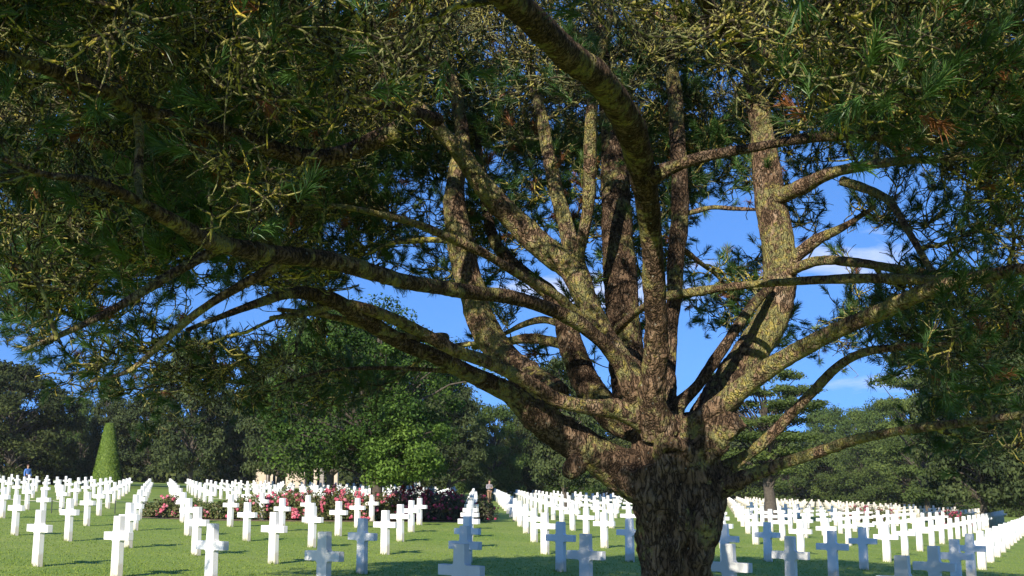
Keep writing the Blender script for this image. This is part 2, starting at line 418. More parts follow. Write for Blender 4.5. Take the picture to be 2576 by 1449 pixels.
# limbs traced from the photograph: (px, py, diameter px, distance m)
LIMBS = [
 # low left big limb
 [(1660,1215,150,12.0),(1579,1190,118,12.0),(1530,1165,104,11.95),(1471,1126,98,11.9),(1398,1081,94,11.8),(1334,1036,80,11.6),(1284,990,62,11.5),(1191,945,48,11.3),(1099,898,44,11),(1006,860,44,10.7),(920,805,46,10.3),(830,752,42,9.9),(740,737,32,9.5),(650,762,24,9.2),(560,795,17,8.9),(470,830,11,8.7)],
 # second left limb lying above it
 [(1640,1060,80,11.75),(1555,1030,50,11.6),(1471,1023,46,11.45),(1398,1003,46,11.35),(1330,962,44,11.2),(1237,915,42,11),(1145,882,40,10.8),(1052,832,38,10.6),(960,790,36,10.3),(860,765,30,10),(760,790,20,9.8),(680,800,13,9.6)],
 # upright left limb, lichened
 [(1400,1000,80,11.9),(1350,965,74,12.1),(1293,922,70,12.3),(1237,858,74,12.5),(1205,798,70,12.6),(1187,728,70,12.7),(1168,659,68,12.8),(1150,566,66,12.9),(1142,497,56,13),(1150,430,48,13.1),(1165,360,40,13.2),(1150,250,34,13.3),(1120,120,26,13.4),(1100,-20,18,13.4)],
 # thin crossing limb
 [(1500,830,34,12.0),(1446,785,30,11.8),(1399,742,29,11.6),(1307,691,28,11.3),(1214,636,28,11),(1122,594,27,10.7),(1043,562,24,10.4),(960,540,20,10.1),(860,520,15,9.8),(760,520,10,9.5)],
 # dark long limb sweeping left
 [(1620,1040,70,11.7),(1592,985,56,11.6),(1552,904,46,11.5),(1506,853,44,11.3),(1446,807,43,11.1),(1376,775,42,10.9),(1284,747,42,10.5),(1191,736,43,10.1),(1099,722,45,9.7),(1006,705,47,9.3),(920,680,52,8.9),(833,656,55,8.5),(740,645,56,8.1),(667,636,55,7.8),(533,608,54,7.2),(433,556,46,6.7),(333,500,36,6.2),(230,455,28,5.8),(120,440,20,5.5),(0,400,14,5.2)],
 # big reddish lit limb
 [(1640,1050,80,12.0),(1603,974,62,12.1),(1562,904,62,12.2),(1515,835,64,12.3),(1469,742,70,12.4),(1441,678,74,12.5),(1376,631,74,12.5),(1307,566,70,12.5),(1247,506,65,12.4),(1205,451,58,12.3),(1160,390,50,12.2),(1100,320,42,12),(1020,240,34,11.8),(930,170,26,11.5),(840,110,18,11.2)],
 [(1450,670,50,12.55),(1423,566,42,12.7),(1404,497,40,12.8),(1390,428,38,12.9),(1376,372,34,13),(1360,280,28,13.1),(1330,160,22,13.2),(1300,40,16,13.3)],
 [(1450,655,34,12.45),(1474,557,30,12.3),(1483,474,33,12.2),(1485,381,33,12.1),(1488,290,30,12),(1500,180,26,11.9),(1530,60,20,11.8),(1550,-60,14,11.7)],
 # central lit stem behind
 [(1600,1050,100,12.4),(1580,950,92,12.8),(1571,844,88,13),(1566,752,87,13.1),(1558,659,85,13.2),(1552,566,80,13.3),(1548,474,75,13.4),(1543,381,62,13.5),(1534,300,52,13.6),(1520,180,42,13.7),(1500,40,30,13.8),(1490,-100,22,13.9)],
 # dark front stem leaning over the camera
 [(1660,1090,90,11.7),(1640,1000,70,11.5),(1650,891,64,11.3),(1650,798,62,11.1),(1645,705,62,10.9),(1640,613,60,10.7),(1631,520,66,10.4),(1617,451,72,10.1),(1603,381,80,9.8),(1580,310,83,9.3),(1545,250,84,8.8),(1500,190,84,8.3),(1442,150,84,7.9),(1400,110,84,7.5),(1359,70,84,7.1),(1300,15,84,6.7),(1242,-40,82,6.3),(1180,-130,76,5.9),(1090,-250,70,5.5),(960,-400,60,5)],
 # stem behind right
 [(1690,1080,60,12.2),(1680,980,42,12.3),(1687,844,38,12.5),(1696,752,42,12.6),(1700,659,48,12.7),(1710,543,50,12.8),(1710,451,48,12.9),(1705,358,46,13),(1700,270,44,13.1),(1690,150,36,13.2),(1700,20,26,13.3),(1720,-90,18,13.4)],
 [(1535,855,22,12.6),(1548,838,20,12.5),(1585,798,20,12),(1622,772,19,11.5),(1650,760,18,11.2)],
 # thick right limb, lit
 [(1730,1130,120,12.2),(1775,1070,100,12.3),(1815,1000,98,12.4),(1862,928,96,12.5),(1909,858,92,12.6),(1946,789,89,12.7),(1960,719,88,12.8),(1960,650,87,12.9),(1950,566,84,13),(1936,497,82,13.1),(1927,430,74,13.2),(1920,360,66,13.3),(1910,280,60,13.4),(1895,200,52,13.5),(1880,100,42,13.6),(1870,-20,32,13.7),(1850,-140,20,13.8)],
 # thin lit limb
 [(1680,1060,50,12.0),(1712,1015,36,11.9),(1750,975,33,11.85),(1790,920,32,11.9),(1830,860,31,12),(1870,800,30,12.1),(1905,755,28,12.3),(1940,720,22,12.5)],
 # right dark limb
 [(1700,1130,84,11.9),(1745,1080,66,11.7),(1830,1006,68,11.5),(1930,930,63,11.2),(2030,870,58,10.9),(2130,820,56,10.6),(2230,778,54,10.2),(2330,733,50,9.8),(2450,700,44,9.3),(2600,672,36,8.8),(2760,640,26,8.3)],
 [(1770,1215,60,12.0),(1830,1178,42,12.0),(1880,1145,39,11.9),(1930,1104,36,11.8),(1990,1043,34,11.7),(2050,980,33,11.5),(2110,920,31,11.3),(2180,885,29,11.1),(2280,872,24,10.8),(2400,865,16,10.5),(2500,850,9,10.2)],
 [(1770,1250,60,11.9),(1850,1213,42,11.6),(1950,1172,39,11.3),(2060,1137,37,11),(2150,1107,34,10.7),(2240,1088,32,10.4),(2330,1074,30,10.1),(2440,1062,27,9.8),(2576,1043,25,9.4),(2700,1030,20,9)],
 [(1680,744,24,12.4),(1770,731,22,12.0),(1860,719,24,11.6),(1950,711,25,11.2),(2060,704,27,10.9),(2180,700,30,10.5),(2330,704,32,10.1),(2450,700,24,9.8),(2560,690,16,9.5)],
 [(1985,680,30,12.7),(2060,656,27,12.3),(2150,660,26,11.9),(2300,682,22,11.4),(2450,690,14,11)],
 [(1985,660,36,12.8),(2050,606,30,12.6),(2120,572,22,12.4),(2200,520,14,12.2)],
 [(1950,500,46,13),(2020,468,40,12.6),(2100,432,36,12.1),(2220,410,30,11.5),(2330,400,22,11),(2450,395,14,10.6)],
 [(1712,540,14,12.8),(1745,533,14,12.9),(1790,522,13,13),(1850,525,12,13.1),(1900,527,8,13.1)],
 [(2120,455,26,12),(2230,500,22,11.5),(2290,590,22,11),(2350,690,20,10.5),(2420,780,12,10.3)],
 [(1000,330,52,8),(800,400,50,8),(600,345,47,7.6),(450,305,46,7.2),(333,270,45,6.9),(267,233,42,6.6),(167,190,37,6.3),(50,152,33,6),(-80,120,26,5.6)],
 [(345,280,24,6.9),(352,360,23,6.8),(347,440,22,6.7),(352,500,16,6.6)],
 [(1120,850,26,11.5),(1000,845,20,10.6),(850,800,16,10.2),(760,785,13,10),(700,778,9,9.8)],
 [(1205,940,13,11.4),(1100,932,11,11.2),(970,926,10,11),(850,930,9,10.8),(760,948,7,10.6),(690,972,5,10.4)],
 [(2280,390,30,11.2),(2170,300,36,10.6),(2060,215,38,9.9),(1900,130,40,9.2),(1800,40,40,8.4),(1720,-80,40,7.6)],
 [(1620,450,50,10),(1750,400,30,9.8),(1900,370,26,9.5),(2060,345,26,9.1),(2250,345,26,8.7),(2400,360,22,8.4),(2560,355,16,8)],
 [(1100,300,40,11.6),(900,250,36,10.2),(700,180,34,9.2),(520,90,30,8.2),(350,20,24,7.4)],
 [(560,620,30,7.4),(430,690,26,7.2),(300,770,22,7),(180,830,17,6.8),(60,880,11,6.6)],
 [(1640,1090,70,12.2),(1540,1050,76,12.4),(1475,960,72,12.7),(1440,880,62,12.9),(1415,800,52,13.1),(1380,735,44,13.2),(1320,690,36,13.3),(1255,625,30,13.4),(1225,540,26,13.5),(1210,440,22,13.6),(1200,320,16,13.7)],
 [(1455,885,26,12.8),(1400,862,26,13.1),(1330,852,25,13.3),(1260,862,22,13.6),(1190,872,14,13.9)],
 [(1420,820,22,13.1),(1370,805,18,13.4),(1320,815,15,13.7),(1265,842,9,14)],
 [(1710,620,16,12.8),(1760,660,12,13.1),(1810,700,9,13.4),(1860,770,6,13.6)],
 [(760,640,30,8.2),(640,700,26,8.2),(520,770,22,8.2),(420,850,18,8.3),(330,930,12,8.4),(230,960,8,8.4)],
]
trunk_path = [(1706,1700,250,12),(1703,1560,185,12),(1702,1449,168,12),(1702,1390,180,12),(1708,1320,205,12),(1708,1260,222,12),(1702,1200,226,12),(1686,1140,200,12),(1665,1085,150,12),(1650,1040,110,12)]
trunk_path2 = [(1735,1330,150,12),(1745,1240,150,12),(1730,1150,130,12.1),(1712,1090,110,12.1),(1700,1045,70,12.1)]
stump_path = [(1740,1160,100,11.8),(1775,1118,88,11.7),(1815,1082,80,11.6),(1850,1050,70,11.5)]

_sc = {0: 0.92, 1: 0.82, 3: 0.86, 4: 0.85, 5: 0.9, 9: 0.95, 10: 0.9, 12: 0.96, 13: 0.9, 14: 0.78, 15: 0.76, 16: 0.78, 17: 0.85, 18: 0.9, 19: 0.85, 20: 0.85, 22: 0.8}
LIMBS = [[(a, b, d*(_sc.get(i, 1) if k > 1 else 1), Y) for k, (a, b, d, Y) in enumerate(L)] for i, L in enumerate(LIMBS)]
def catmull(P, step):
    P = np.array(P, float); out = []
    Q = np.vstack([2*P[0]-P[1], P, 2*P[-1]-P[-2]])
    for k in range(1, len(Q)-2):
        p0, p1, p2, p3 = Q[k-1:k+3]; L = np.linalg.norm(p2[:3]-p1[:3]); n = max(2, int(L/step))
        for t in np.arange(n)/n:
            out.append(.5*((2*p1)+(-p0+p2)*t+(2*p0-5*p1+4*p2-p3)*t*t+(-p0+3*p1-3*p2+p3)*t**3))
    out.append(P[-1]); return np.array(out)
def path3(L):
    o = []
    for px, py, dpx, Y in L:
        p = at(px, py, Y); o.append((p.x, p.y, p.z, dpx/2/F*Y/CP*.98))
    return o
def rough_tube(C, sides, amp, capped=True, ridge=0):
    """C (K,4) -> displaced tube with lumps and bark ridges"""
    P = C[None, :, :3]; R = C[None, :, 3]
    V, Q = tubes(P, R, sides)
    K = len(C); ctr = np.repeat(C[:, :3], sides, 0); rad = np.repeat(C[:, 3], sides)
    D = V-ctr
    g = np.array([noise.noise(Vector(v)*3.1)*.6+noise.noise(Vector(v)*8)*.35+noise.noise(Vector(v)*22)*.26+noise.noise(Vector(v)*47)*.16 for v in V])
    if ridge:
        th = np.tile(np.arange(sides)*2*np.pi/sides, K)+V[:, 2]*.55
        g = g+ridge*np.array([noise.noise(Vector((math.cos(a)*3.2, math.sin(a)*3.2, z*.9)))+.5*noise.noise(Vector((math.cos(a)*7, math.sin(a)*7, z*1.6))) for a, z in zip(th, V[:, 2])])
    V = ctr+D*(1+amp*g[:, None])
    F3 = []
    if capped:
        V = np.vstack([V, C[-1, :3]+(C[-1, :3]-C[-2, :3])*.3]); n = len(V)-1; b = (K-1)*sides
        F3 = np.array([(b+s, b+(s+1) % sides, n) for s in range(sides)])
    return V, Q, F3

def add_mod(o, t, **k):
    m = o.modifiers.new(t.lower(), t)
    for a, b in k.items(): setattr(m, a, b)
    return m
def make_trunk():
    acc = Acc()
    def add(L, s=26, step=.06, amp=.10):
        C = catmull(path3(L), step)
        V, Q, T = rough_tube(C, s+14, amp, True, 1.0); V = V-PL
        # close the start
        V = np.vstack([V, C[0, :3]-PL]); n = len(V)-1
        acc.add(V, Q); acc.F.setdefault(3, []).append(T+acc.n-len(V)); acc.F[3].append(np.array([((k+1) % (s+14), k, n) for k in range(s+14)])+acc.n-len(V))
    b = path3(trunk_path); base = [(b[0][0], b[0][1], PL[2]-.25, .72), (b[0][0], b[0][1], PL[2]+.02, .60), (b[0][0], b[0][1], PL[2]+.22, .50)]
    C = catmull(base+[q for q in b if q[2] > PL[2]+.35], .06)
    V, Q, T = rough_tube(C, 72, .09, True, 1.7); V = np.vstack([V-PL, C[0, :3]-PL]); n = len(V)-1
    acc.add(V, Q); acc.F.setdefault(3, []).append(T+acc.n-len(V)); acc.F[3].append(np.array([((k+1) % 72, k, n) for k in range(72)])+acc.n-len(V))
    add(trunk_path2); add(stump_path, 20, .05, .25)
    # ridges twisting up the trunk, knots
    add([(1650,1449,60,11.72),(1655,1380,58,11.70),(1650,1310,64,11.66),(1640,1240,70,11.62),(1625,1180,60,11.65)], 14)
    add([(1745,1449,50,11.70),(1755,1380,56,11.66),(1775,1310,70,11.62),(1780,1240,66,11.65),(1750,1170,56,11.65),(1725,1110,50,11.7)], 14)
    add([(1700,1449,40,11.62),(1698,1390,40,11.60),(1712,1330,46,11.58),(1705,1270,44,11.58),(1682,1210,40,11.60),(1660,1150,44,11.62)], 12)
    add([(1560,1190,60,11.78),(1600,1215,76,11.72),(1640,1250,80,11.66),(1668,1300,50,11.64)], 14)
    add([(1650,1150,26,11.62),(1668,1118,30,11.54),(1700,1112,32,11.5),(1730,1130,30,11.54),(1742,1165,26,11.6)], 12)
    for li, n_ in ((0, 6), (1, 3), (4, 3), (5, 3), (8, 3), (9, 4), (10, 3), (12, 4), (13, 3), (14, 3), (15, 3), (16, 3), (2, 3)):
        add(LIMBS[li][:n_], 18, .06, .08)
    o = acc.build('trunk', M_bark, pine)
    add_mod(o, 'REMESH', mode='VOXEL', voxel_size=.018, use_smooth_shade=True)
    add_mod(o, 'SMOOTH', factor=.5, iterations=2)
    t = bpy.data.textures.new('bark_relief', 'VORONOI'); t.noise_scale = .11; t.distance_metric = 'DISTANCE'; t.weight_1 = -1; t.weight_2 = 1; t.noise_intensity = 1.6
    add_mod(o, 'DISPLACE', texture=t, texture_coords='LOCAL', strength=.02, mid_level=.25)
    t2 = bpy.data.textures.new('bark_lumps', 'CLOUDS'); t2.noise_scale = .16; t2.noise_depth = 4
    add_mod(o, 'DISPLACE', texture=t2, texture_coords='LOCAL', strength=.09, mid_level=.5)
    return o
make_trunk()
# dead knot on the low limb
nodes = []   # (x,y,z,radius)
for li, L in enumerate(LIMBS):
    C = catmull(path3(L), .045)
    big = C[:, 3].max() > .12
    V, Q, T = rough_tube(C, 34 if big else 16, .20 if big else .28)
    mesh('limb', V-PL, [Q, T], M_limb if li in (0, 4, 9, 10, 13, 8, 23, 26, 27, 28, 29, 30, 31) else M_lich, pine, None, True)
    s = C[::5]; nodes += [tuple(q) for q in s[len(s)//5:]]
knot = path3([(1455,1165,54,11.75),(1432,1185,48,11.7),(1424,1192,30,11.68)])
V, Q, T = rough_tube(catmull(knot, .03), 14, .25); mesh('knot', V-PL, [Q, T], M_bark, pine, None, True)

# ---- canopy: branches, twigs, tufts
MASK = """
99999999999999999999999999999999
99999999999999999999999999999987
99699999999999999999999999999998
99876577999999999999999998888888
88876899999999999999999987777677
99999999999999788765688864445566
99999999999986655545574243344455
88888888888855544444443142234445
77777788887764434444443343334455
66654432221111112333223433446677
44444444332100044443323443566666
22454334544300044444312003345555
00444334443200001220000000002344
00011112221000000000000000012345
00001111000000000000000000000012
00000000000000000000000000000000
00000000000000000000000000000000
00000000000000000000000000000000
""".split()
MK = np.array([[int(c) for c in r] for r in MASK], float)/9
C0 = np.array([1.7, 12.0, 3.2])
def sample_dome(n):
    P = np.stack([rng.uniform(-8.5, 11.5, n), rng.uniform(-.5, 20.5, n), rng.uniform(2.0, 10.8, n)], -1)
    r = ((P[:, 0]-1.5)/9.9)**2+((P[:, 1]-10)/10.6)**2
    top = 1.8+8.4*np.clip(1-r, 0, 1)**.38
    return P[(r < 1) & (P[:, 2] < top)]
SD = np.array([-math.sin(SUN_AZ)*math.cos(SUN_EL), -math.cos(SUN_AZ)*math.cos(SUN_EL), math.sin(SUN_EL)])
LP, LT = [], []
for li, L in enumerate(LIMBS):
    Cq = catmull(path3(L), .25)
    vis = li in (0, 1, 2, 3, 4, 5, 6, 7, 8, 9, 10, 12, 13, 14, 15, 16, 17, 18, 19, 20, 23)
    if vis:
        uu, vv = pix(Cq[:, :3]); LP.append(Cq[(vv > 260) | (li in (9, 23))])
    if li in (2, 5, 8, 12, 13, 15, 16, 6): LT.append(Cq[:int(len(Cq)*.45)])
LP = np.vstack(LP); LT = np.vstack(LT)[::2]; LPu, LPv = pix(LP[:, :3]); LPd = np.linalg.norm(LP[:, :3]-[0, 0, EYE], axis=1)
LT2 = catmull(path3(LIMBS[12]), .25)[2:]; LT2 = LT2[pix(LT2[:, :3])[1] > 430]
def hides(p, a, b, dd):
    m = LPd > dd+.1
    return bool(np.any(np.hypot(LPu[m]-a, LPv[m]-b) < (.24+LP[m, 3])*F/LPd[m]))
def shades(p):
    w_ = p-LT[:, :3]; k = w_@SD; m = k > .5
    q = w_[m]-k[m, None]*SD
    if np.any((q**2).sum(1) < .36**2): return True
    w_ = p-LT2[:, :3]; k = w_@SD; m = k > .4
    q = w_[m]-k[m, None]*SD
    return bool(np.any((q**2).sum(1) < .62**2))
def gap(p):
    w_ = p-LT2[:, :3]; k = w_@SD; m = k > .4; q = w_[m]-k[m, None]*SD
    return bool(np.any((q**2).sum(1) < .95**2))
FLK = np.array([at(a, b, 11.6) for a, b in ((1640, 1400), (1655, 1330), (1720, 1300), (1740, 1390), (1700, 1120), (1620, 1180), (1480, 1120), (1400, 1060), (1690, 1430), (1760, 1220), (1650, 1240), (1815, 1080), (1840, 1060))])
def fleck(p):
    w_ = p-FLK; k = w_@SD; q = w_-k[:, None]*SD
    return bool(np.any((q**2).sum(1) < .30**2))
def choose(n_in, n_out):
    A, Bo = [], []
    while len(A) < n_in or len(Bo) < n_out:
        P = sample_dome(4000); u, v = pix(P)
        d = np.linalg.norm(P-np.array([0, 0, EYE]), axis=1)
        for p, a, b, dd in zip(P, u, v, d):
            if dd < (5.5 if b > -250 and -300 <= a < 2876 else 3.2): continue
            if 0 <= a < 2576 and 0 <= b < 1449:
                m = MK[min(17, int(b//80)), min(31, int(a//80))]
                if 860 < a < 2230 and b > 300 and p[1] < 12.9: continue
                if 1000 < a < 2130 and b > 150 and p[1] < 12.9 and rng.random() < .6: continue
                if a <= 860 and b > 560 and dd < 7: continue
                if a > 2200 and b > 300 and dd < 6.8: continue
                if hides(p, a, b, dd) and rng.random() < .88: continue
                if shades(p) and rng.random() < .6: continue
                if gap(p) and rng.random() < .85: continue
                if fleck(p) and rng.random() < .8: continue
                # thin the depth stack in the open parts, keep their twigs farther off
                if m < .65 and dd < 8.5 and rng.random() < .75: continue
                if b > 400 and dd > 14.5 and m < .9 and rng.random() < .5: continue
                if rng.random() < m*m*.9+.1*m and len(A) < n_in: A.append(p)
            elif b < 760 and len(Bo) < n_out:
                if p[2] < 3.6: continue
                if shades(p) and rng.random() < .8: continue
                if gap(p) and rng.random() < .97: continue
                if fleck(p) and rng.random() < .9: continue
                Bo.append(p)
    return np.array(A), np.array(Bo)
A_in, A_out = choose(2050, 2600)
ex = []  # unseen extra sprays, added towards the sun to keep these limbs in shade
for li, n_ in ((9, 260), (4, 90), (23, 90), (26, 60), (27, 40)):
    Cq = catmull(path3(LIMBS[li]), .2)[6:, :3]
    while n_ > 0:
        p = Cq[rng.integers(len(Cq))]+SD*rng.uniform(.7, 4.5)+rng.normal(size=3)*.28
        a, b = pix(p)
        if b > -40 or p[1] < -1 or gap(p): continue
        ex.append(p); n_ -= 1
A_out = np.vstack([A_out, ex])
allA = np.vstack([A_in, A_out]); isin = np.arange(len(allA)) < len(A_in)
order = np.argsort(np.linalg.norm(allA-C0, axis=1))
NP = np.array(nodes); NPl = list(NP)
buf = np.zeros((90000, 4)); nb = len(NP); buf[:nb] = NP
paths = {}
dirs = np.zeros_like(allA)
for idx in order:
    a = allA[idx]
    D = np.linalg.norm(buf[:nb, :3]-a, axis=1)
    rn = np.linalg.norm(buf[:nb, :3]-C0, axis=1); ra = np.linalg.norm(a-C0)
    cost = D+.9*np.maximum(0, rn-ra+.1)
    k = int(np.argmin(cost)); s = buf[k, :3].copy(); L = D[k]
    n = 9
    t = np.linspace(0, 1, n)[:, None]
    out = a-C0; out[2] *= .3; out /= np.linalg.norm(out)+1e-6
    bow = np.array([0, 0, 1])*rng.uniform(-.12, .16)*L+out*rng.uniform(0, .1)*L
    P = s+(a-s)*t+4*t*(1-t)*bow
    J = np.cumsum(rng.normal(size=(n, 3)), 0); J -= t*J[-1]; P = P+J*.022*min(L, 2)
    r0 = min(.7*buf[k, 3], .012+.019*L); r0 = max(r0, .009)
    R = np.linspace(r0, .006, n)
    paths.setdefault(n, []).append((P, R))
    dirs[idx] = (P[-1]-P[-3])/np.linalg.norm(P[-1]-P[-3])
    m = n-1
    buf[nb:nb+m, :3] = P[1:]; buf[nb:nb+m, 3] = R[1:]; nb += m
Pn = np.array([p for p, r in paths[9]]); Rn = np.array([r for p, r in paths[9]])
Rn = Rn*(1+.35*rng.random(Rn.shape))
V, Q = tubes(Pn, Rn, 5)
mesh('branchlets', V-PL, [Q], M_twig, pine, None, True)['kind'] = 'stuff'

def grow(S0, D0, L, K, curl, r0, r1, var=.5):
    """N crooked twigs from S0 along D0"""
    N = len(S0); P = np.zeros((N, K, 3)); P[:, 0] = S0; d = D0.copy()
    for k in range(1, K):
        d = d+rng.normal(size=(N, 3))*curl; d[:, 2] += .07; d /= np.linalg.norm(d, axis=1, keepdims=True)
        P[:, k] = P[:, k-1]+d*(L/(K-1))[:, None]
    R = np.linspace(r0, r1, K)[None]*(1-var*.4+var*rng.random((N, K)))
    return P, R, d
# sprays
accT = Acc()
cnt = np.where(isin, 10, 6)
src = np.repeat(np.arange(len(allA)), cnt); N = len(src)
# start points scattered along the last part of each branchlet
ordr = {int(i): k for k, i in enumerate(order)}
pk = np.array([ordr[int(i)] for i in src]); seg = rng.integers(4, 9, N)
S0 = Pn[pk, seg]
out = allA[src]-C0; out[:, 2] *= .25; out /= np.linalg.norm(out, axis=1, keepdims=True)
D0 = dirs[src]*.6+out*.5+rng.normal(size=(N, 3))*.55*np.array([1, 1, .55]); D0 /= np.linalg.norm(D0, axis=1, keepdims=True)
L = rng.uniform(.22, .62, N)
P1, R1, d1 = grow(S0, D0, L, 8, .40, .0085, .0045, .7)
V, Q = tubes(P1, R1, 4); accT.add(V-PL, Q)
# side twigs
for rep in range(3):
    ks = rng.integers(1, 7, N); S2 = P1[np.arange(N), ks]; Dd = d1*.5+rng.normal(size=(N, 3))*.6; Dd /= np.linalg.norm(Dd, axis=1, keepdims=True)
    sel = isin[src] & (rng.random(N) < np.where(allA[src, 1] > 12.8, .35, .8))
    P2, R2, d2 = grow(S2[sel], Dd[sel], rng.uniform(.10, .34, sel.sum()), 6, .42, .0058, .0028, .5)
    V, Q = tubes(P2, R2, 4); accT.add(V-PL, Q)
    if rep == 0: P2a, d2a, s2a = P2, d2, src[sel]
accT.build('twigs', M_twig, pine)['kind'] = 'stuff'

def tufts(Cn, D, n, ln, wd, tint):
    """needle brushes at Cn pointing along D"""
    N = len(Cn); idx = np.repeat(np.arange(N), n); M = len(idx)
    D = D/np.linalg.norm(D, axis=1, keepdims=True)
    d = D[idx]; r = rand_unit(M); perp = r-(r*d).sum(1, keepdims=True)*d; perp /= np.linalg.norm(perp, axis=1, keepdims=True)+1e-9
    ang = rng.uniform(.12, 1.0, M)[:, None]
    nd_ = d*np.cos(ang)+perp*np.sin(ang)
    base = Cn[idx]-d*rng.uniform(-.02, .13, M)[:, None]
    l = ln*rng.uniform(.75, 1.15, M)[:, None]
    side = np.cross(nd_, rand_unit(M)); side /= np.linalg.norm(side, axis=1, keepdims=True)+1e-9
    w_ = side*wd
    tip = base+nd_*l+np.array([0, 0, -.006]); mid = base+nd_*l*.55+np.array([0, 0, .006])
    V = np.stack([base-w_*.6, base+w_*.6, mid+w_, tip, mid-w_], 1).reshape(-1, 3)
    T = np.arange(M*5).reshape(M, 5)
    tt = np.repeat(np.clip(tint[idx]+rng.normal(0, .05, M)*(tint[idx] < .9), 0, 1), 5)
    return V, T, tt
accN = Acc()
rad = np.linalg.norm((allA-C0)[:, :2], axis=1)
def put(Pt, Dt, s, prob, n, ln, wd):
    k = rng.random(len(Pt)) < prob
    Pt, Dt, s = Pt[k], Dt[k], s[k]
    # tufts turn up towards the light
    Dt = Dt+np.array([0, 0, .45])
    cl = rng.random(len(allA))[s]
    ti = np.clip(.15+.6*cl+rng.normal(0, .1, len(s)), 0, .88)
    dead = rng.random(len(s)) < .035; ti[dead] = .97
    V, T, tt = tufts(Pt, Dt, n, ln, wd, ti); accN.add(V-PL, T, tt)
u_, v_ = pix(allA)
mid_ = np.exp(-((u_-1400)/520)**4)*(v_ > -50)
ed = np.clip((rad-2.5)/5, 0, 1)
clump = np.array([noise.noise(Vector(p)*.8) for p in allA])
pr = np.clip((-.10+.15*ed+3.0*clump)*(1-.5*mid_), .01, .95)
right_ = (u_ > 2050) & (v_ > 150); left_ = (u_ < 500) & (v_ > 350)
pr = np.where(right_ | left_, np.clip(pr+.22, 0, .95), pr)
pr = np.where(isin & (allA[:, 1] > 12.8) & (v_ > 330), .75, pr)
mi = isin[src]
put(P1[mi][:, -1], d1[mi], src[mi], pr[src[mi]], 80, .12, .0024)
put(P1[mi][:, 4], d1[mi], src[mi], pr[src[mi]]*.5, 40, .10, .0022)
put(P2a[:, -1], d2a, s2a, pr[s2a]*.8, 50, .09, .0018)
mo = ~mi
put(P1[mo][:, -1], d1[mo], src[mo], np.full(mo.sum(), .75), 30, .13, .0038)
accN.build('needles', M_needle, pine)['kind'] = 'stuff'
print('twig sprays', N)

# ------------------------------------------------------------------ background trees
def tree_mesh(kind, seed, H, R, zlow, mat, nleaf, leaf, ncl, name='crown'):
    """returns crown arrays and limb arrays for a tree at the origin. kinds: round, pine, layered, cone"""
    r = np.random.default_rng(seed)
    ccs = []
    for k in range(ncl):
        t = r.random()
        z = zlow+(H-zlow)*t
        if kind == 'round': prof = math.sqrt(max(0, 1-((t-.42)/.62)**2))
        elif kind == 'pine': prof = (1-t)**.55*.95+.08
        elif kind == 'layered': prof = max(.12, math.sqrt(max(0, 1-((t-.6)/.62)**2)))
        else: prof = 1-.9*t
        a = r.uniform(0, 2*math.pi); q = R*prof*(r.random()**.35)*r.uniform(.75, 1.1)
        if kind == 'layered': z = zlow+(H-zlow)*round(t*6)/6+r.normal()*.12
        s = R*r.uniform(.16, .30)*(1 if kind != 'layered' else .85)
        ccs.append((q*math.cos(a), q*math.sin(a), z, s))
    ccs = np.array(ccs)
    per = nleaf//ncl; n = per*ncl
    idx = np.repeat(np.arange(ncl), per)
    d = r.normal(size=(n, 3)); d /= np.linalg.norm(d, axis=1, keepdims=True)
    rad_ = r.random(n)**.45*(1+.35*r.normal(size=n)*.5)
    fl = np.array([1, 1, .62]) if kind != 'layered' else np.array([1.15, 1.15, .46])
    Cc = ccs[idx, :3]+d*(ccs[idx, 3]*rad_)[:, None]*fl
    nrm = d*.9+r.normal(size=(n, 3))*.7+np.array([0, 0, .3]); nrm /= np.linalg.norm(nrm, axis=1, keepdims=True)
    V, Q = cards(Cc, nrm, leaf*r.uniform(.6, 1.2, n), .55 if kind == 'round' else .38)
    tint = np.clip(np.repeat(r.random(ncl)[idx]*.55+r.random(n)*.45, 4), 0, 1)
    # limbs to the clumps
    P, Rr = [], []
    for c in ccs[::2]:
        z0 = max(.8, c[2]*r.uniform(.45, .75)); t = np.linspace(0, 1, 6)[:, None]
        p = np.array([0, 0, z0])+(c[:3]-[0, 0, z0])*t+np.array([0, 0, .25*R])*(t*(1-t))+r.normal(size=(6, 3))*.06*t
        P.append(p); Rr.append(np.linspace(.035*R*.35+.03, .02, 6))
    return (V, Q, tint), (np.array(P), np.array(Rr))
def mk_proto(kind, seed, H, R, zlow, lm, bm_, nleaf, leaf, ncl, tr):
    (V, Q, t), (P, Rr) = tree_mesh(kind, seed, H, R, zlow, lm, nleaf, leaf, ncl)
    tv, tq = tubes(P, Rr, 5)
    K = 12; z = np.linspace(-.3, H*.93, K); rr = np.random.default_rng(seed+5)
    w_ = np.cumsum(rr.normal(size=(K, 2))*.05*H/10, 0); w_[:2] = 0
    C = np.stack([w_[:, 0], w_[:, 1], z], -1)[None]; rad_ = tr*(1-.88*np.linspace(0, 1, K))[None]; rad_[0, 0] *= 1.5; rad_[0, 1] *= 1.1
    av, aq = tubes(C, rad_, 9)
    acc = Acc(); acc.add(tv, tq); acc.add(av, aq)
    return (V, Q, t, lm), (acc, bm_)
def plant(name, proto, loc, rz, sc, label, group=None, cat='tree', cache={}):
    root = empty(name, loc, rz); root.scale = sc; tag(root, label, cat, group)
    key = id(proto)
    if key not in cache:
        (V, Q, t, lm), (acc, bm_) = proto
        a = mesh('crown', V, [Q], lm, root, t); b = acc.build('trunk', bm_, root, True)
        cache[key] = (a.data, b.data, proto)
    else:
        for nme, dta in (('crown', cache[key][0]), ('trunk', cache[key][1])):
            o = bpy.data.objects.new(nme, dta); COL.objects.link(o); o.parent = root
    return root
